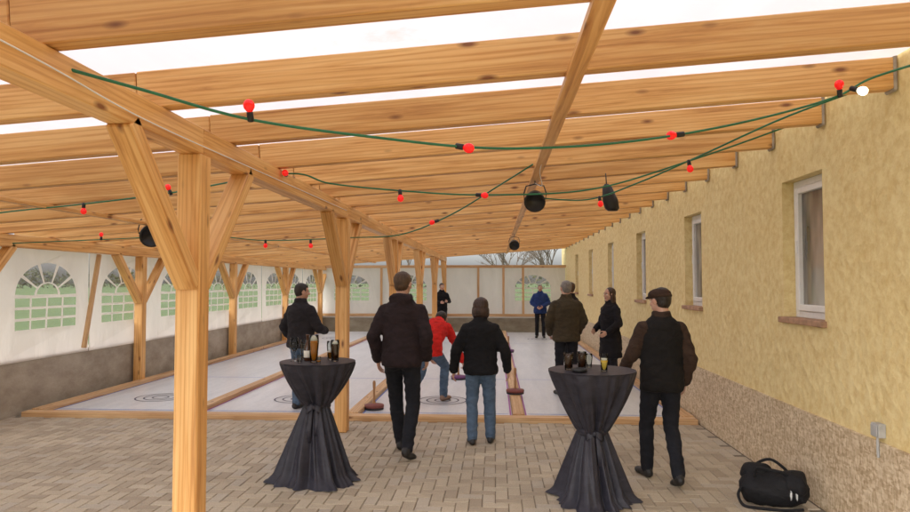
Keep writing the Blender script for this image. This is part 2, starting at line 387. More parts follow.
for cwn in wc:
    a, c = cwn-hw, cwn+hw; xo = WX+.10; f = .06
    for (ya, yb, za, zc) in ((a, a+f, z0w, z1w), (c-f, c, z0w, z1w), (a+f, c-f, z0w, z0w+f), (a+f, c-f, z1w-f, z1w)):
        mw.box((xo, ya, za), (xo+.07, yb, zc))
    s = .055
    for (ya, yb, za, zc) in ((a+f, a+f+s, z0w+f, z1w-f), (c-f-s, c-f, z0w+f, z1w-f), (a+f+s, c-f-s, z0w+f, z0w+f+s), (a+f+s, c-f-s, z1w-f-s, z1w-f)):
        mw.box((xo-.018, ya, za), (xo+.05, yb, zc))
    mw.box((xo-.03, c-f-s+.015, 2.0), (xo-.018, c-f-s+.035, 2.12))
    mg.box((xo+.02, a+f+s, z0w+f+s), (xo+.03, c-f-s, z1w-f-s))
    ms.box((WX-.045, a-.03, z0w-.045), (xo+.0, c+.03, z0w+.004))
mw.obj('window_frames', [WHITEP], bd, bevel=.006); mg.obj('window_panes', [gl], bd); ms.obj('window_sills', [sill], bd, bevel=.006)
mb = MB(); mb.add([(WX-.1, Ya-.3, 3.9), (5.8, Ya-.3, 5.6), (9.4, Ya-.3, 3.9), (WX-.1, Yb+.3, 3.9), (5.8, Yb+.3, 5.6), (9.4, Yb+.3, 3.9)], [(0, 1, 4, 3), (1, 2, 5, 4), (0, 2, 1), (3, 4, 5), (0, 3, 5, 2)])
mb.obj('roof', [plain('roof_tiles', (.25, .08, .05), .8)], bd)
mb = MB(); mb.box((WX-.05, 4.61, .735), (WX-.001, 4.70, .825)); mb.box((WX-.058, 4.617, .742), (WX-.051, 4.693, .818)); mb.tubepath([(WX-.032, 4.655, .735), (WX-.032, 4.655, .66), (WX-.030, 4.655, .60)], .010)
mb.obj('electrical_outlet', [GREYP], bevel=.004)

# ------------------------------------------------------------------ string lights
CAB = plain('green_cable', (.02, .17, .075), .45)
RED, n, b = mat('red_bulb'); t = noise_t(n, objc(n), 5, 1); r = ramp(n, t.outputs[0], [(.3, (.75, .01, .01)), (.7, (.85, .02, .015))]); n.links.new(r.outputs[0], b.inputs['Base Color']); b.inputs['Roughness'].default_value = .15
b.inputs['Emission Color'].default_value = (1, .01, .01, 1); b.inputs['Emission Strength'].default_value = .45
LIT, n, b = mat('lit_bulb'); b.inputs['Emission Color'].default_value = (1, .85, .55, 1); b.inputs['Emission Strength'].default_value = 6
def catmull(P, n=10):
    P = [Vector(p) for p in P]; P = [P[0]]+P+[P[-1]]; out = []
    for i in range(1, len(P)-2):
        for k in range(n):
            t = k/n; a, b_, c_, d_ = P[i-1], P[i], P[i+1], P[i+2]
            out.append(.5*((2*b_)+(c_-a)*t+(2*a-5*b_+4*c_-d_)*t*t+(3*b_-a-3*c_+d_)*t**3))
    out.append(P[-2]); return out
def lights(pts, bulbs):
    mb = MB(); mb.tubepath(catmull(pts), .0075, 0)
    for (p, d, m) in bulbs:
        p = Vector(p); d = Vector(d).normalized(); K = .85
        q = d.to_track_quat('Z', 'Y'); X = q @ Vector((1, 0, 0)); Y = q @ Vector((0, 1, 0))
        mb.loft([(p+d*z*K, X*r*K, Y*r*K) for r, z in ((.012, -.012), (.019, -.005), (.019, .04), (.016, .045))], 1, 12)
        mb.loft([(p+d*z*K, X*r*K, Y*r*K) for r, z in ((.014, .045), (.02, .052), (.029, .066), (.032, .08), (.030, .094), (.021, .108), (.006, .115))], m, 14)
    mb.obj('string_lights', [CAB, BLACK, RED, LIT], smooth=True)
dn = (0.1, -.2, -1); up = (.05, -.2, 1)
lights([(-1.91, 2.50, 2.655), (-1.55, 2.85, 2.60), (-1.166, 3.14, 2.532), (-.6, 3.38, 2.49), (-.053, 3.61, 2.476), (.5, 3.8, 2.52), (1.046, 3.98, 2.611), (1.6, 4.12, 2.74), (2.09, 4.24, 2.892), (2.36, 4.30, 3.03), (2.53, 3.7, 3.0)],
       [((-1.166, 3.14, 2.53), (0, -.4, 1), 2), ((-.2, 3.56, 2.478), (1, -.3, -.25), 2), ((1.1, 3.99, 2.62), (-1, 0, -.1), 2), ((2.12, 4.24, 2.90), (-.2, -.3, 1), 2), ((2.2, 4.26, 2.95), (.6, -.6, -.4), 3)])
lights([(-6.2, 6.4, 2.28), (-4.77, 6.24, 2.43), (-3.85, 6.09, 2.49), (-2.94, 5.95, 2.57), (-1.75, 5.5, 2.66), (-1.37, 5.54, 2.58), (-.79, 5.57, 2.52), (-.108, 5.61, 2.485), (.79, 5.67, 2.53), (1.59, 5.61, 2.75), (2.4, 5.46, 3.02)],
       [((-3.85, 6.09, 2.49), (0, 0, -1), 2), ((-2.94, 5.95, 2.56), (-.5, 0, 1), 2), ((-1.72, 5.45, 2.64), (.2, -1, .1), 2), ((-.79, 5.57, 2.52), dn, 2), ((-.15, 5.61, 2.485), (1, -.2, -.1), 2), ((1.59, 5.61, 2.75), dn, 2)])
lights([(-6.2, 8.2, 2.25), (-5.26, 8.72, 2.33), (-3.84, 8.6, 2.37), (-2.96, 8.55, 2.30), (-1.78, 8.1, 2.30), (-1.05, 7.46, 2.29), (-.47, 7.0, 2.455), (.05, 6.53, 2.70), (.35, 6.2, 2.84)],
       [((-5.26, 8.72, 2.33), (0, 0, 1), 2), ((-2.96, 8.55, 2.30), (0, 0, -1), 2), ((-2.3, 8.3, 2.28), dn, 2), ((-.6, 7.1, 2.41), (-1, 0, -.3), 2)])
lights([(.43, 6.9, 2.62), (.9, 6.6, 2.56), (1.30, 6.2, 2.66), (1.7, 5.6, 2.80), (2.1, 5.0, 2.95), (2.45, 4.45, 3.03)], [((1.0, 6.5, 2.57), dn, 2)])
mb = MB(); mb.tubepath(catmull([(-1.73, 1.2, 2.62), (-1.735, 2.4, 2.60), (-1.73, 3.2, 2.56), (-1.735, 4.6, 2.57), (-1.735, 7.8, 2.60)]), .0035)
mb.tubepath(catmull([(.41, 6.85, 2.76), (.46, 6.6, 2.70), (.42, 6.3, 2.78), (.41, 5.8, 2.80)]), .004)
mb.obj('power_cable', [WHITEP], smooth=True)

# ------------------------------------------------------------------ lamps
def par_lamp(name, p, facing, s=1.0, zc=None):
    e = MB(); f = Vector(facing).normalized(); q = f.to_track_quat('Z', 'Y'); X = q @ Vector((1, 0, 0)); Y = q @ Vector((0, 1, 0)); p = Vector(p)
    e.loft([(p+f*z*s, X*r*s, Y*r*s) for r, z in ((.02, -.10), (.06, -.09), (.085, -.05), (.098, 0), (.10, .06), (.108, .062), (.108, .08), (.09, .082), (.085, .05))], 0, 24)
    for k in (-1, 1):
        e.tubepath([p+X*k*.105*s, p+X*k*.115*s+Vector((0, 0, .06)), p+X*k*.09*s+Vector((0, 0, .14*s)), p+Vector((0, 0, .16*s)), Vector((p.x, p.y, zc))], .008, 1)
    e.obj(name, [BLACK, BLACK], smooth=True)
par_lamp('stage_lamp', (.41, 6.9, 2.60), (-.1, -1, -.5), 1.0, zb(.41)-.03)
par_lamp('stage_lamp', (-4.3, 8.2, 2.36), (.6, -1, -.4), 1.3, zb(-4.3)-.03)
par_lamp('stage_lamp', (.41, 14.3, 2.57), (0, -1, -.5), 1.0, zb(.41)-.03)
mb = MB()
mb.loft([((1.15+.06*a, 7.0, 2.77-.28*a), (wx, 0, 0), (0, wx*.7, 0)) for a, wx in ((0, .02), (.12, .05), (.35, .065), (.6, .08), (.9, .075), (1, .05))], 0, 10)
mb.tubepath([(1.15, 7.0, 2.76), (1.15, 7.05, zb(1.15))], .006)
mb.obj('floodlight', [BLACK], smooth=True)

# ------------------------------------------------------------------ cocktail tables
CLOTH = fabric('table_cloth_dark', (.030, .029, .040), .5, .2)
TH = 1.05
def table(loc, seed, zp=.68, RT=.315, RB=.30):
    rnd = random.Random(seed); par = empty('cocktail_table', loc)
    mb = MB(); S = 220; K = 60; ph = [rnd.uniform(0, 6.28) for _ in range(8)]
    zs = [TH-(TH-.002)*(k/(K-1)) for k in range(K)]
    vs = [(0, 0, TH)]; fs = []
    for k in range(S): vs.append(((RT-.015)*math.cos(2*math.pi*k/S), (RT-.015)*math.sin(2*math.pi*k/S), TH))
    for k in range(S): fs.append((0, 1+k, 1+(k+1) % S))
    for z in zs:
        if z > zp:
            t = (TH-z)/(TH-zp); R = RT-(RT-.10)*t**1.15; A = .008+.045*math.sin(min(1, t*1.15)*math.pi/2)*(1-.55*t)
        else:
            t = (zp-z)/zp; R = .095+(RB-.095)*t**.95+.05*max(0, t-.88)/.12; A = .020+.045*t
        if z > TH-.015: A = 0
        for k in range(S):
            a = 2*math.pi*k/S
            aw = a+.12*math.sin(2*a+ph[5])+.25*(TH-z)*math.sin(a+ph[6])
            f = .5*math.sin(9*aw+ph[0])+.35*math.sin(16*aw+ph[1]+2*z)+.25*math.sin(5*aw+ph[2]-2*z)
            f = f+.35*abs(math.sin(12*aw+ph[3]))+.12*math.sin(29*aw+ph[7]+5*z)
            rr = R+A*f+(.035*math.sin(3*a+ph[4])*(1-z/TH))
            zz = z+(.012*math.sin(7*a+ph[2]) if z < .03 else 0)
            vs.append((rr*math.cos(a), rr*math.sin(a), max(zz, .002)))
    for i in range(K-1):
        for k in range(S):
            k2 = (k+1) % S; fs.append((1+S+i*S+k, 1+S+i*S+k2, 1+S+(i+1)*S+k2, 1+S+(i+1)*S+k))
    for k in range(S): fs.append((1+k, 1+S+k, 1+S+(k+1) % S, 1+(k+1) % S))
    mb.add(vs, fs); mb.obj('table_cloth', [CLOTH], par, smooth=True)
    mb = MB(); R = []
    for z, r in ((-.03, .098), (-.022, .115), (0, .12), (.022, .115), (.03, .10)): R.append(((0, 0, zp+z), (r, 0, 0), (0, r, 0)))
    mb.loft(R, 0, 28)
    for s_, L in ((-1, .30), (1, .24)):
        mb.loft([((.02*s_+.03*s_*q, -.12-.045*q, zp-L*q), (.012+.022*q, 0, 0), (0, .004, 0)) for q in (0, .3, .6, 1)], 0, 8)
        mb.loft([((.05*s_*q, -.125-.01*math.sin(q*3), zp+.01-.03*q), (.004, 0, 0), (0, .006, .018+.012*q)) for q in (0, .5, 1, 1.3)], 0, 8)
    mb.ell((0, -.125, zp), (.02, .016, .022)); mb.obj('sash', [CLOTH], par, smooth=True)
    mb = MB(); mb.lathe([(.02, 0), (.02, .02), (RT-.03, .025), (RT-.02, .045), (0, .05)], (0, 0, TH-.054)); mb.lathe([(.2, 0), (.2, .02), (.03, .04), (.03, 1.0)], (0, 0, 0)); mb.obj('table_frame', [GREYP], par)
TL = (-1.59, 6.01, 0); TR = (.78, 5.55, 0)
table(TL, 3, .66, .335, .305); table(TR, 8, .56, .350, .255)
BEER = plain('beer_amber', (.60, .20, .02), .15, 0, .2, 5, 0); DARKB = plain('beer_dark', (.06, .02, .008), .12, 0, .2, 5, 0); FOAM = plain('foam', (.85, .80, .70), .9); YELD = plain('drink_yellow', (.80, .55, .08), .15, 0, .1, 5, 0)
def glass(name, p, r, h, liq, fill=.75, foam=.0, stem=False):
    mb = MB()
    if stem:
        mb.lathe([(.034, 0), (.036, .004), (.008, .01), (.006, h*.35), (.012, h*.38), (r, h*.62), (r*.85, h), (r*.82, h), (r*.95, h*.62), (.01, h*.42)], p, 0, 20)
        if liq: mb.lathe([(.008, h*.43), (r*.92, h*.62), (r*.9, h*.62+(h*.38)*fill*.6)], p, 1, 20)
    else:
        mb.lathe([(r*.72, 0), (r*.76, .006), (r*.85, h*.4), (r, h*.75), (r*.94, h), (r*.90, h), (r*.95, h*.75), (r*.80, h*.4), (r*.68, .012), (0.001, .012)], p, 0, 24)
        if liq:
            zt = .014+(h-.014)*fill
            mb.lathe([(r*.66, .014), (r*.78, h*.4), (r*.92, min(zt, h*.75)), (r*.90, zt)], p, 1, 24)
            if foam: mb.lathe([(r*.89, zt+.001), (r*.89, zt+foam), (r*.6, zt+foam+.006)], p, 2, 24)
    mb.obj(name, [GLASS, liq or GLASS, FOAM], smooth=True)
def off(T, dx, dy): return (T[0]+dx, T[1]+dy, TH+.001)
glass('beer_glass', off(TL, -.01, -.10), .044, .24, BEER, .78, .04)
glass('beer_glass', off(TL, .16, -.02), .040, .19, DARKB, .8, .02)
glass('beer_glass', off(TL, .09, .10), .034, .17, BEER, .35, .01)
glass('wine_glass', off(TL, -.21, -.02), .040, .21, None, stem=True)
glass('drinking_glass', off(TL, -.15, .10), .036, .18, None)
glass('shot_glass', off(TL, -.12, -.16), .022, .07, None)
glass('shot_glass', off(TL, .06, -.2), .022, .06, BEER, .3)
mb = MB(); mb.lathe([(.03, 0), (.032, .01), (.032, .12), (.014, .17), (.013, .22), (.015, .222), (.015, .235), (.001, .236)], off(TL, -.10, .02), 0, 20)
mb.lathe([(.0325, .03), (.0335, .031), (.0335, .09), (.0325, .091)], off(TL, -.10, .02), 1, 20); mb.obj('beer_bottle', [plain('brown_glass', (.06, .022, .008), .08, 0, .1, 5, 0), FOAM], smooth=True)
glass('beer_glass', off(TR, -.19, -.04), .040, .14, DARKB, .9, 0)
glass('beer_glass', off(TR, -.075, .03), .040, .14, DARKB, .92, 0)
glass('drinking_glass', off(TR, .08, -.12), .032, .14, YELD, .6, .008)
glass('drinking_glass', off(TR, .0, .16), .03, .11, None)
mb = MB(); mb.lathe([(.05, 0), (.06, .006), (.062, .03), (.055, .03), (.05, .012), (.001, .011)], off(TR, -.12, -.17), 0, 24); mb.obj('ashtray', [BLACK], smooth=True)

# ------------------------------------------------------------------ ice stocks
DISC = plain('stock_disc_red', (.20, .05, .04), .5); RUB = plain('stock_rubber', (.03, .03, .035), .7); DISCP = plain('stock_disc_purple', (.16, .05, .18), .5)
HND = wood('stock_handle_wood', (.55, .35, .18), (.45, .26, .12), (.3, .15, .06))
def stock(x, y, z, dm, tilt=0):
    mb = MB()
    mb.lathe([(.128, 0), (.132, .006), (.132, .022), (.12, .024)], (0, 0, 0), 1, 28)
    mb.lathe([(.12, .024), (.135, .028), (.137, .055), (.13, .066), (.06, .078), (.03, .082)], (0, 0, 0), 0, 28)
    mb.lathe([(.028, .08), (.022, .09), (.016, .12), (.014, .26), (.019, .30), (.021, .36), (.016, .385), (.004, .39)], (0, 0, 0), 2, 14)
    o = mb.obj('ice_stock', [dm, RUB, HND], smooth=True, loc=(x, y, z)); o.rotation_euler = (0, tilt, random.random()*3)
stock(-1.66, 9.25, .021, DISC); stock(-.66, 12.2, .021, DISCP); stock(.30, 10.3, .081, DISC, .0); stock(.32, 16.4, .081, DISCP); stock(.12, 17.2, .021, DISC)

# ------------------------------------------------------------------ sports bag
mb = MB()
def lump(cx, cy, cz, lx, ly, lz, seed):
    R = []; o0 = len(mb.v)
    for t in np.linspace(0, 1, 17):
        x = -lx+2*lx*t; e = max((1-abs(2*t-1)**4)**.5 if 0 < t < 1 else .15, .2)
        R.append(((cx+x, cy, cz), (0, ly*e, 0), (0, 0, lz*e)))
    mb.loft(R, 0, 28)
    for i in range(o0, len(mb.v)):
        x, y, z = mb.v[i]; q = Vector((x*8+seed, y*8, z*10)); q2 = Vector((x*20, y*20+seed, z*22))
        mb.v[i] = (x+.02*noise.noise(q)+.008*noise.noise(q2), y+.02*noise.noise(q+Vector((9, 0, 0))), max(.002, z+.035*noise.noise(q+Vector((0, 9, 0)))+.012*noise.noise(q2)))
lump(0, 0, .12, .25, .13, .13, 1); lump(-.13, .06, .22, .12, .07, .08, 5); lump(.14, -.02, .17, .10, .11, .10, 9)
for s_ in (-1, 1):
    mb.tubepath(catmull([(-.14, .06*s_, .22), (-.12, .08*s_, .29), (-.02, .09*s_, .31+.02*s_), (.08, .08*s_, .27), (.12, .05*s_, .22)]), .012, 0)
mb.tubepath(catmull([(-.22, -.05, .15), (-.26, -.10, .08), (-.22, -.16, .015), (-.1, -.18, .012), (.08, -.16, .012), (.2, -.12, .02)]), .012, 0)
for x in (.11, .15): mb.loft([((x, -.130, .13), (.004, 0, 0), (0, .010, .045)), ((x+.008, -.130, .13), (.004, 0, 0), (0, .010, .045))], 1, 8)
mb.obj('sports_bag', [fabric('bag_nylon', (.009, .009, .011), .75, .6), WHITEP], smooth=True, loc=(2.20, 5.55, 0), rotz=rad(-20))

# ------------------------------------------------------------------ trees outside
bark = plain('bark', (.14, .11, .085), 1, 0, .3, 8, .5)
def tree(name, x, y, h, seed):
    rnd = random.Random(seed); mb = MB()
    def br(p, d, L, r, dep):
        q = p+d*L
        mid = p+d*L*.5+Vector((rnd.uniform(-1, 1), rnd.uniform(-1, 1), rnd.uniform(-.3, .3)))*L*.06
        mb.tubepath([p, mid, q], lambda t: r*(1-.35*t), 0, 5 if dep > 2 else 3)
        if dep == 0: return
        for k in range(3 if dep < 5 else 4):
            nd = (d+Vector((rnd.uniform(-1, 1), rnd.uniform(-1, 1), rnd.uniform(-.25, .7)))*.75).normalized()
            br(p+(q-p)*rnd.uniform(.6, 1), nd, L*rnd.uniform(.6, .8), r*.55, dep-1)
    br(Vector((x, y, -.05)), Vector((0, 0, 1)), h*.25, h*.016, 6)
    mb.obj(name, [bark])
tree('bare_tree', 1.0, 44, 8, 1); tree('bare_tree', 4.0, 48, 9, 2); tree('bare_tree', -6.5, 50, 9, 4)
mb = MB(); rnd = random.Random(5)
for k in range(9000):
    t = rnd.random(); hh = 5+3*noise.noise(Vector((t*30, 0, 0)))+2*noise.noise(Vector((t*110, 3, 0)))
    if rnd.random() < .75: x = -160+rnd.uniform(-4, 4); y = -100+t*400
    else: x = -160+t*300; y = 220+rnd.uniform(-4, 4)
    z = rnd.random()**.8*hh; s_ = rnd.uniform(.4, 1.1); a = Vector((rnd.uniform(-1, 1), rnd.uniform(-1, 1), rnd.uniform(-1, 1))).normalized()*s_; bb = Vector((rnd.uniform(-1, 1), rnd.uniform(-1, 1), rnd.uniform(-1, 1))).normalized()*s_
    p = Vector((x, y, z)); mb.add([p, p+a, p+a*.6+bb, p+bb*.8], [(0, 1, 2, 3)])
mb.obj('distant_trees', [plain('distant_foliage', (.06, .07, .03), 1, 0, .5, .5, 0)])

# ================================================================== PEOPLE
SKIN, n, b = mat('skin'); t = noise_t(n, objc(n), 14, 4); r = ramp(n, t.outputs[0], [(.3, (.50, .27, .19)), (.7, (.62, .38, .28))]); n.links.new(r.outputs[0], b.inputs['Base Color']); b.inputs['Roughness'].default_value = .5; b.inputs['Subsurface Weight'].default_value = .05
EYE = plain('eye_white', (.75, .73, .70), .2, 0, .02); IRIS = plain('iris', (.03, .02, .015), .2); LIP = plain('lips', (.42, .16, .13), .5)
def hairm(name, col):
    m, n, b = mat(name); o = objc(n); t = noise_t(n, mapping(n, o, (60, 60, 14)), 1, 4, .6, .8)
    r = ramp(n, t.outputs[0], [(.3, tuple(c*.5 for c in col)), (.7, tuple(c*1.4 for c in col))]); n.links.new(r.outputs[0], b.inputs['Base Color']); b.inputs['Roughness'].default_value = .45; bump(n, b, t.outputs[0], .8, .01); return m
H_DK = hairm('hair_dark', (.018, .012, .009)); H_BR = hairm('hair_brown', (.075, .040, .020)); H_DB = hairm('hair_darkbrown', (.045, .022, .014)); H_GR = hairm('hair_grey', (.22, .20, .18))

def remesh(mb, vox, sm, wr=None, seedv=0):
    me = bpy.data.meshes.new('t'); me.from_pydata(mb.v, [], mb.f); ob = bpy.data.objects.new('t', me); scn.collection.objects.link(ob)
    md = ob.modifiers.new('r', 'REMESH'); md.mode = 'VOXEL'; md.voxel_size = vox
    if sm:
        s2 = ob.modifiers.new('s', 'SMOOTH'); s2.factor = .5; s2.iterations = sm
    me2 = bpy.data.meshes.new_from_object(ob.evaluated_get(bpy.context.evaluated_depsgraph_get()))
    bv = BVHTree.FromPolygons([Vector(v) for v in mb.v], mb.f)
    V = [v.co.copy() for v in me2.vertices]; Nn = [v.normal.copy() for v in me2.vertices]; F = [tuple(p.vertices) for p in me2.polygons]
    M = []
    for p in me2.polygons:
        h = bv.find_nearest(p.center); M.append(mb.m[h[2]] if h[2] is not None else 0)
    if wr:
        vm = [0]*len(V)
        for f, m in zip(F, M):
            for i in f: vm[i] = m
        for i, v in enumerate(V):
            a = wr.get(vm[i], 0)
            if a:
                p = Vector((v.x*7+seedv, v.y*7, v.z*13)); q = 1-abs(noise.noise(p))*2
                p2 = Vector((v.x*18, v.y*18+seedv, v.z*26))
                V[i] = v+Nn[i]*a*(q*.9-.3+.5*noise.noise(p2))
    bpy.data.objects.remove(ob); bpy.data.meshes.remove(me); bpy.data.meshes.remove(me2)
    return V, F, M

def head_mb(st):
    h = MB()
    h.ell((0, -.012, .025), (.075, .094, .089), 3); h.ell((0, .020, -.035), (.060, .066, .078), 3)
    h.ell((0, .052, -.088), (.030, .028, .024), 3); h.capsule((-.035, .066, .024), (.035, .066, .024), .014, .014, 3)
    h.capsule((0, .082, .016), (0, .104, -.020), .008, .013, 3); h.ell((.011, .094, -.024), (.008, .01, .008), 3); h.ell((-.011, .094, -.024), (.008, .01, .008), 3)
    for s_ in (-1, 1):
        h.ell((s_*.036, .058, -.022), (.024, .022, .022), 3); h.ell((s_*.029, .073, .004), (.013, .011, .009), 5); h.ell((s_*.029, .082, .004), (.005, .004, .005), 8)
        h.ell((s_*.078, -.004, -.006), (.011, .020, .032), 3, Matrix.Rotation(rad(-12*1), 3, 'X')); h.capsule((s_*.045, .078, .024), (s_*.016, .083, .026), .004, .005, 4)
    h.capsule((-.018, .080, -.052), (.018, .080, -.052), .0065, .0065, 6); h.capsule((-.014, .079, -.062), (.014, .079, -.062), .007, .007, 6)
    h.capsule((0, -.018, -.06), (0, -.035, -.20), .056, .060, 3)
    if st in ('short', 'cap'):
        h.ell((0, -.026, .036), (.082, .094, .090), 4); h.ell((0, -.045, -.008), (.072, .060, .068), 4); h.ell((0, .012, .075), (.062, .060, .042), 4)
        for s_ in (-1, 1): h.ell((s_*.066, .004, .035), (.014, .03, .036), 4)
    if st == 'bob':
        h.ell((0, -.028, .035), (.094, .104, .096), 4); h.ell((0, -.048, -.04), (.100, .078, .080), 4); h.ell((0, -.055, -.085), (.085, .058, .040), 4)
        for s_ in (-1, 1): h.ell((s_*.078, -.006, -.045), (.028, .050, .075), 4)
        h.ell((0, .03, .08), (.065, .058, .035), 4)
    if st == 'long':
        h.ell((0, -.03, .03), (.09, .10, .097), 4); h.ell((0, -.055, -.08), (.09, .062, .14), 4)
        for s_ in (-1, 1): h.ell((s_*.074, -.02, -.07), (.028, .045, .12), 4)
    if st == 'cap':
        h.ell((0, -.005, .062), (.095, .112, .058), 7); h.ell((0, -.02, .045), (.09, .105, .035), 7); h.ell((0, .085, .045), (.066, .062, .011), 7, Matrix.Rotation(rad(-12), 3, 'X'))
    return h

def hand_mb(hb, wpos, d, nrm, side, curl=.35, sc=1.0, spread=1.0):
    d = Vector(d).normalized(); nrm = Vector(nrm); nrm = (nrm-d*nrm.dot(d)).normalized(); t = d.cross(nrm)*(1 if side > 0 else -1); w0 = Vector(wpos)
    hb.capsule(w0-d*.06*sc, w0+d*.01, .027*sc, .026*sc, 3, 10)
    hb.loft([(w0+d*z*sc, t*a*sc, nrm*c_*sc) for z, a, c_ in ((-.01, .022, .018), (.02, .032, .019), (.055, .040, .017), (.085, .041, .014), (.098, .034, .010))], 3, 16)
    hb.ell(w0+d*.035*sc+t*.022*sc+nrm*.012*sc, (.017*sc,)*3, 3)
    for k, (tt, L) in enumerate(((.030, .074), (.010, .083), (-.010, .077), (-.029, .060))):
        p = w0+d*(.090-.004*abs(k-1))*sc+t*tt*sc; ang = curl*(.8+.12*k); dd = d+t*(tt*2.0*spread)
        dd.normalize(); rr = .0092
        for q, (f, m_) in enumerate(((.45, 1), (.30, .92), (.25, .82))):
            dr = (dd*math.cos(ang)+nrm*math.sin(ang)); p2 = p+dr*L*f*sc; hb.capsule(p, p2, rr*m_*sc, rr*m_*.9*sc, 3, 8); p = p2; ang += curl
    p = w0+d*.03*sc+t*.026*sc+nrm*.006*sc; d1 = (d*.65+t*.6+nrm*.35).normalized(); p2 = p+d1*.045*sc; hb.capsule(p, p2, .0125*sc, .0105*sc, 3, 8)
    d2 = (d*.85+t*.2+nrm*.35).normalized(); hb.capsule(p2, p2+d2*.032*sc, .0102*sc, .0085*sc, 3, 8)

def person(name, x, y, th, H, mats, hair='short', lean=0.0, twist=0.0, dz=0.0, b=.012, hem=.82, sh=1.0,
           legs=None, arms=None, headrot=(0, 0), hood=False, vest=False, vox=.012, fine=True, legfat=0.0, flare=0.0):
    S = H/1.735; mb = MB()
    def ang(t):
        u = min(1, max(0, (t+.04)/.36)); return u*u*(3-2*u)
    def T(p):
        p = Vector(p); t = p.z-.92; n_ = 24; cy = cz = 0.0
        if t > 0:
            for i in range(n_):
                a = lean*ang(t*(i+.5)/n_); cy += math.sin(a)*t/n_; cz += math.cos(a)*t/n_
        else: cz = t
        a = lean*ang(t); yy_ = cy+p.y*math.cos(a); zz_ = .92+cz-p.y*math.sin(a)
        tw_ = twist*ang(t); return Vector((p.x*math.cos(tw_)-yy_*math.sin(tw_), p.x*math.sin(tw_)+yy_*math.cos(tw_), zz_+dz))
    def TR_(c, ax, ay): c0 = T(c); return (c0, T(Vector(c)+Vector(ax))-c0, T(Vector(c)+Vector(ay))-c0)
    tor = 0; slv = 0
    if vest: slv = 7
    rg = [(hem, .172+b+flare, .132+b+flare*.7, -.005), (max(hem+.04, .88), .176+b+flare*.4, .136+b+flare*.3, -.008), (1.0, .166+b, .124+b, 0), (1.1, .164+b, .118+b, .002), (1.22, .174+b, .124+b, .003), (1.31, .182*sh+b*.8, .128+b, -.002),
          (1.38, .172*sh+b*.6, .118+b*.8, -.010), (1.43, .145*sh+b*.4, .102+b*.6, -.012), (1.465, .108, .088, -.012), (1.495, .082, .078, -.012), (1.525, .070, .070, -.008)]
    mb.loft([TR_((0, yo, z), (rw, 0, 0), (0, rd, 0)) for z, rw, rd, yo in rg], tor, 28)
    if hood:
        mb.ell(T((0, -.085, 1.47)), (.115, .06, .07), 0); mb.ell(T((0, -.10, 1.42)), (.085, .045, .06), 0)
        for s_ in (-1, 1): mb.ell(T((s_*.07, -.02, 1.49)), (.035, .07, .04), 0)
    elif hair != 'bob':
        mb.loft([TR_((0, -.012, 1.48), (.088, 0, 0), (0, .084, 0)), TR_((0, -.012, 1.535), (.078, 0, 0), (0, .078, 0))], 7 if vest else 0, 20)
    mb.ell((0, 0, .93+dz), (.160, .120, .12), 1)
    for s_ in (-1, 1): mb.ell((s_*.075, -.045, .90+dz), (.092, .088, .10), 1)
    legs = legs or {}
    for s_, key in ((-1, 'L'), (1, 'R')):
        L = legs.get(key, {}); kn = Vector(L.get('k', (s_*.105, .015, .49))); an = Vector(L.get('a', (s_*.11, -.005, .09)))
        hp = Vector((s_*.088, 0, .90+dz)); lf = legfat
        mb.capsule(hp, kn, .094+lf, .068+lf, 1); cf = kn.lerp(an, .35); bk = Vector((0, -.012, 0))
        mb.capsule(kn, cf+bk, .067+lf, .066+lf, 1); mb.capsule(cf+bk, an+Vector((0, 0, .0)), .066+lf, .056+lf, 1)
        R = Matrix.Rotation(L.get('yaw', -s_*rad(8)), 3, 'Z') @ Matrix.Rotation(L.get('pitch', 0), 3, 'X')
        fm = MB(); fm.ell((0, -.03, -.045), (.040, .052, .046), 2); fm.capsule((0, -.02, -.05), (0, .09, -.055), .042, .038, 2); fm.ell((0, .125, -.060), (.049, .085, .034), 2); fm.capsule((0, 0, 0), (0, .02, -.04), .044, .042, 2)
        fm.v = [tuple(an+R @ Vector((v[0], v[1], max(v[2], -.09)))) for v in fm.v]
        mb.add(fm.v, fm.f, 2)
    arms = arms or {}
    hb = MB()
    for s_, key in ((-1, 'L'), (1, 'R')):
        A = arms.get(key, {}); W = A.get('world', False); shp = T((s_*(.160*sh+b*.3), -.008, 1.37))
        el = Vector(A.get('e', (s_*.250, -.03, 1.12))); wr_ = Vector(A.get('w', (s_*.265, .04, .87)))
        if not W: el = T(el); wr_ = T(wr_)
        mb.ell(shp, (.060+b*.4, .066+b*.6, .060+b*.4), slv); mb.capsule(shp, el, .058+b*.5, .050+b*.5, slv); mb.capsule(el, el.lerp(wr_, .96), .051+b*.5, .041+b*.35, slv)
        if not A.get('hide'):
            d = (wr_-el).normalized(); nr = Vector(A.get('n', (-s_, .15, 0))); dd = Vector(A.get('d', d)); hand_mb(hb, wr_, dd, nr, s_, A.get('curl', .33), .98)
    wrk = {0: .010, 1: .007, 7: .010}
    V, F, M = remesh(mb, vox, 3, wrk, x*3.1+y)
    h = head_mb(hair); hc = T((0, .018, 1.62)); tw_ = twist
    RM = Matrix.Rotation(tw_+headrot[0], 3, 'Z') @ Matrix.Rotation(headrot[1]-lean*.45, 3, 'X')
    hv, hf, hm = remesh(h, .0055 if fine else .009, 1, {4: .004})
    o = len(V); V += [hc+RM @ v for v in hv]; F += [tuple(i+o for i in f) for f in hf]; M += hm
    if hb.v:
        hv, hf, hm = remesh(hb, .0042 if fine else .006, 1); o = len(V); V += hv; F += [tuple(i+o for i in f) for f in hf]; M += [3]*len(hf)
    me = bpy.data.meshes.new(name); me.from_pydata([tuple(v*S) for v in V], [], F)
    for m in mats: me.materials.append(m)
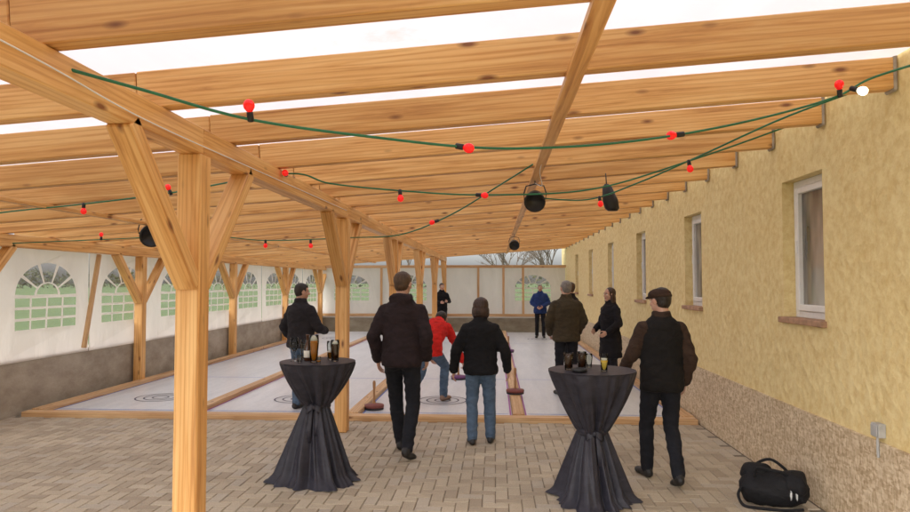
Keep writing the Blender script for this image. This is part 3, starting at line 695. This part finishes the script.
    me.polygons.foreach_set('material_index', M); me.polygons.foreach_set('use_smooth', [True]*len(F)); me.update()
    ob = bpy.data.objects.new(name, me); scn.collection.objects.link(ob); ob.location = (x, y, .02 if y > 8.7 else 0); ob.rotation_euler[2] = rad(th); return ob

SHB = plain('shoe_black', (.015, .014, .014), .5); SHW = plain('shoe_tan', (.28, .17, .12), .6)
JN = fabric('jeans_blue', (.085, .13, .20), .9, .4); JD = fabric('trousers_black', (.012, .013, .018), .9, .4); JD2 = fabric('trousers_grey', (.05, .055, .07), .9, .4)
def ms_(j, p, s_, h, acc=None): return [j, p, s_, SKIN, h, EYE, LIP, acc or j, IRIS]
J_A = fabric('hoodie_dark', (.024, .015, .017)); J_B = fabric('jacket_black', (.009, .009, .011)); J_C = fabric('vest_black', (.010, .009, .009)); J_CB = fabric('sleeve_brown', (.045, .026, .018))
J_D = fabric('jacket_charcoal', (.022, .020, .024)); J_E = fabric('jacket_red', (.60, .02, .015)); J_F = fabric('jacket_khaki', (.055, .042, .024)); J_G = fabric('jacket_blue', (.02, .045, .16)); J_I = fabric('coat_black', (.012, .011, .014))

person('man_in_hooded_jacket', -.95, 6.88, -6, 1.86, ms_(J_A, JD, SHB, H_BR), lean=.05, b=.022, hem=.85, hood=True, headrot=(-.25, -.05), legfat=.0,
       legs={'L': {'k': (-.10, .17, .50), 'a': (-.07, .24, .09)}, 'R': {'k': (.10, .05, .49), 'a': (.10, -.19, .12), 'pitch': -.35}},
       arms={'L': {'e': (-.265, -.07, 1.13), 'w': (-.255, .06, .89)}, 'R': {'e': (.255, -.08, 1.13), 'w': (.225, .08, .91)}})
person('woman_in_black_jacket', -.16, 7.4, 3, 1.58, ms_(J_B, JN, SHB, H_DB), hair='bob', b=.036, hem=.84, sh=.93, legfat=.004, headrot=(.2, -.12),
       legs={'L': {'k': (-.10, .03, .49), 'a': (-.10, -.02, .09)}, 'R': {'k': (.11, .07, .49), 'a': (.12, .08, .09)}},
       arms={'L': {'e': (-.29, -.03, 1.12), 'w': (-.32, .07, .87)}, 'R': {'e': (.29, -.04, 1.12), 'w': (.33, .05, .88)}})
person('man_in_cap', 1.47, 6.12, 8, 1.70, ms_(J_C, JD, SHB, H_DK, J_CB), hair='cap', b=.024, hem=.82, vest=True, headrot=(.5, -.1),
       legs={'L': {'k': (-.10, .12, .49), 'a': (-.08, .17, .09)}, 'R': {'k': (.09, .02, .49), 'a': (.07, -.19, .11), 'pitch': -.3}},
       arms={'L': {'e': (-.265, .03, 1.13), 'w': (-.26, .24, 1.00)}, 'R': {'e': (.255, -.05, 1.11), 'w': (.24, .05, .88)}})
person('man_in_charcoal_jacket', -2.66, 9.16, -30, 1.72, ms_(J_D, JN, SHB, H_DK), b=.035, hem=.86, headrot=(-.5, -.1),
       legs={'L': {'k': (-.10, .05, .49), 'a': (-.10, .02, .09)}, 'R': {'k': (.10, .08, .49), 'a': (.10, .12, .09)}},
       arms={'L': {'e': (-.28, -.06, 1.13), 'w': (-.26, .10, .92)}, 'R': {'e': (.28, .05, 1.13), 'w': (.20, .26, 1.08)}})
person('man_in_red_jacket', -.95, 9.75, -16, 1.76, ms_(J_E, JN, SHW, H_DK), lean=1.05, dz=-.18, b=.022, hem=.86, headrot=(0, .5),
       legs={'R': {'k': (.13, .30, .50), 'a': (.12, .26, .09)}, 'L': {'k': (-.09, -.10, .42), 'a': (-.12, -.42, .19), 'pitch': -.9}},
       arms={'R': {'world': True, 'e': (.25, .46, .78), 'w': (.30, .58, .55), 'n': (-1, 0, 0), 'curl': .6}, 'L': {'world': True, 'e': (-.28, .32, .82), 'w': (-.16, .42, .60), 'curl': .4}})
person('man_in_khaki_jacket', 1.10, 10.58, 8, 1.76, ms_(J_F, JD, SHB, H_GR), b=.036, hem=.82, headrot=(.2, 0),
       arms={'L': {'e': (-.27, 0, 1.13), 'w': (-.22, .14, .93), 'curl': .6}, 'R': {'e': (.27, 0, 1.13), 'w': (.22, .14, .93), 'curl': .6}})
person('woman_in_long_coat', 1.86, 11.1, 115, 1.65, ms_(J_I, JD, SHB, H_DB), hair='long', b=.022, hem=.56, sh=.95, flare=.03, vox=.013, headrot=(.1, 0),
       arms={'L': {'e': (-.26, 0, 1.14), 'w': (-.18, .18, 1.0)}, 'R': {'e': (.26, .0, 1.14), 'w': (.16, .2, 1.02)}})
person('man_in_dark_coat', 1.42, 12.9, 60, 1.74, ms_(J_B, JD, SHB, H_BR), b=.035, hem=.75, vox=.014, fine=False)
person('man_in_blue_jacket', 1.43, 21.6, 175, 1.68, ms_(J_G, JD, SHB, H_GR), b=.04, hem=.80, vox=.016, fine=False,
       arms={'L': {'e': (-.28, 0, 1.14), 'w': (-.10, .2, 1.02)}, 'R': {'e': (.28, 0, 1.14), 'w': (.10, .2, 1.0)}})
person('man_in_black_sweater', -1.72, 21.8, 200, 1.72, ms_(J_B, JD2, SHB, H_DK), b=.015, vox=.016, fine=False,
       arms={'L': {'e': (-.26, 0, 1.14), 'w': (-.12, .24, 1.15)}, 'R': {'e': (.26, 0, 1.14), 'w': (.12, .24, 1.12)}})
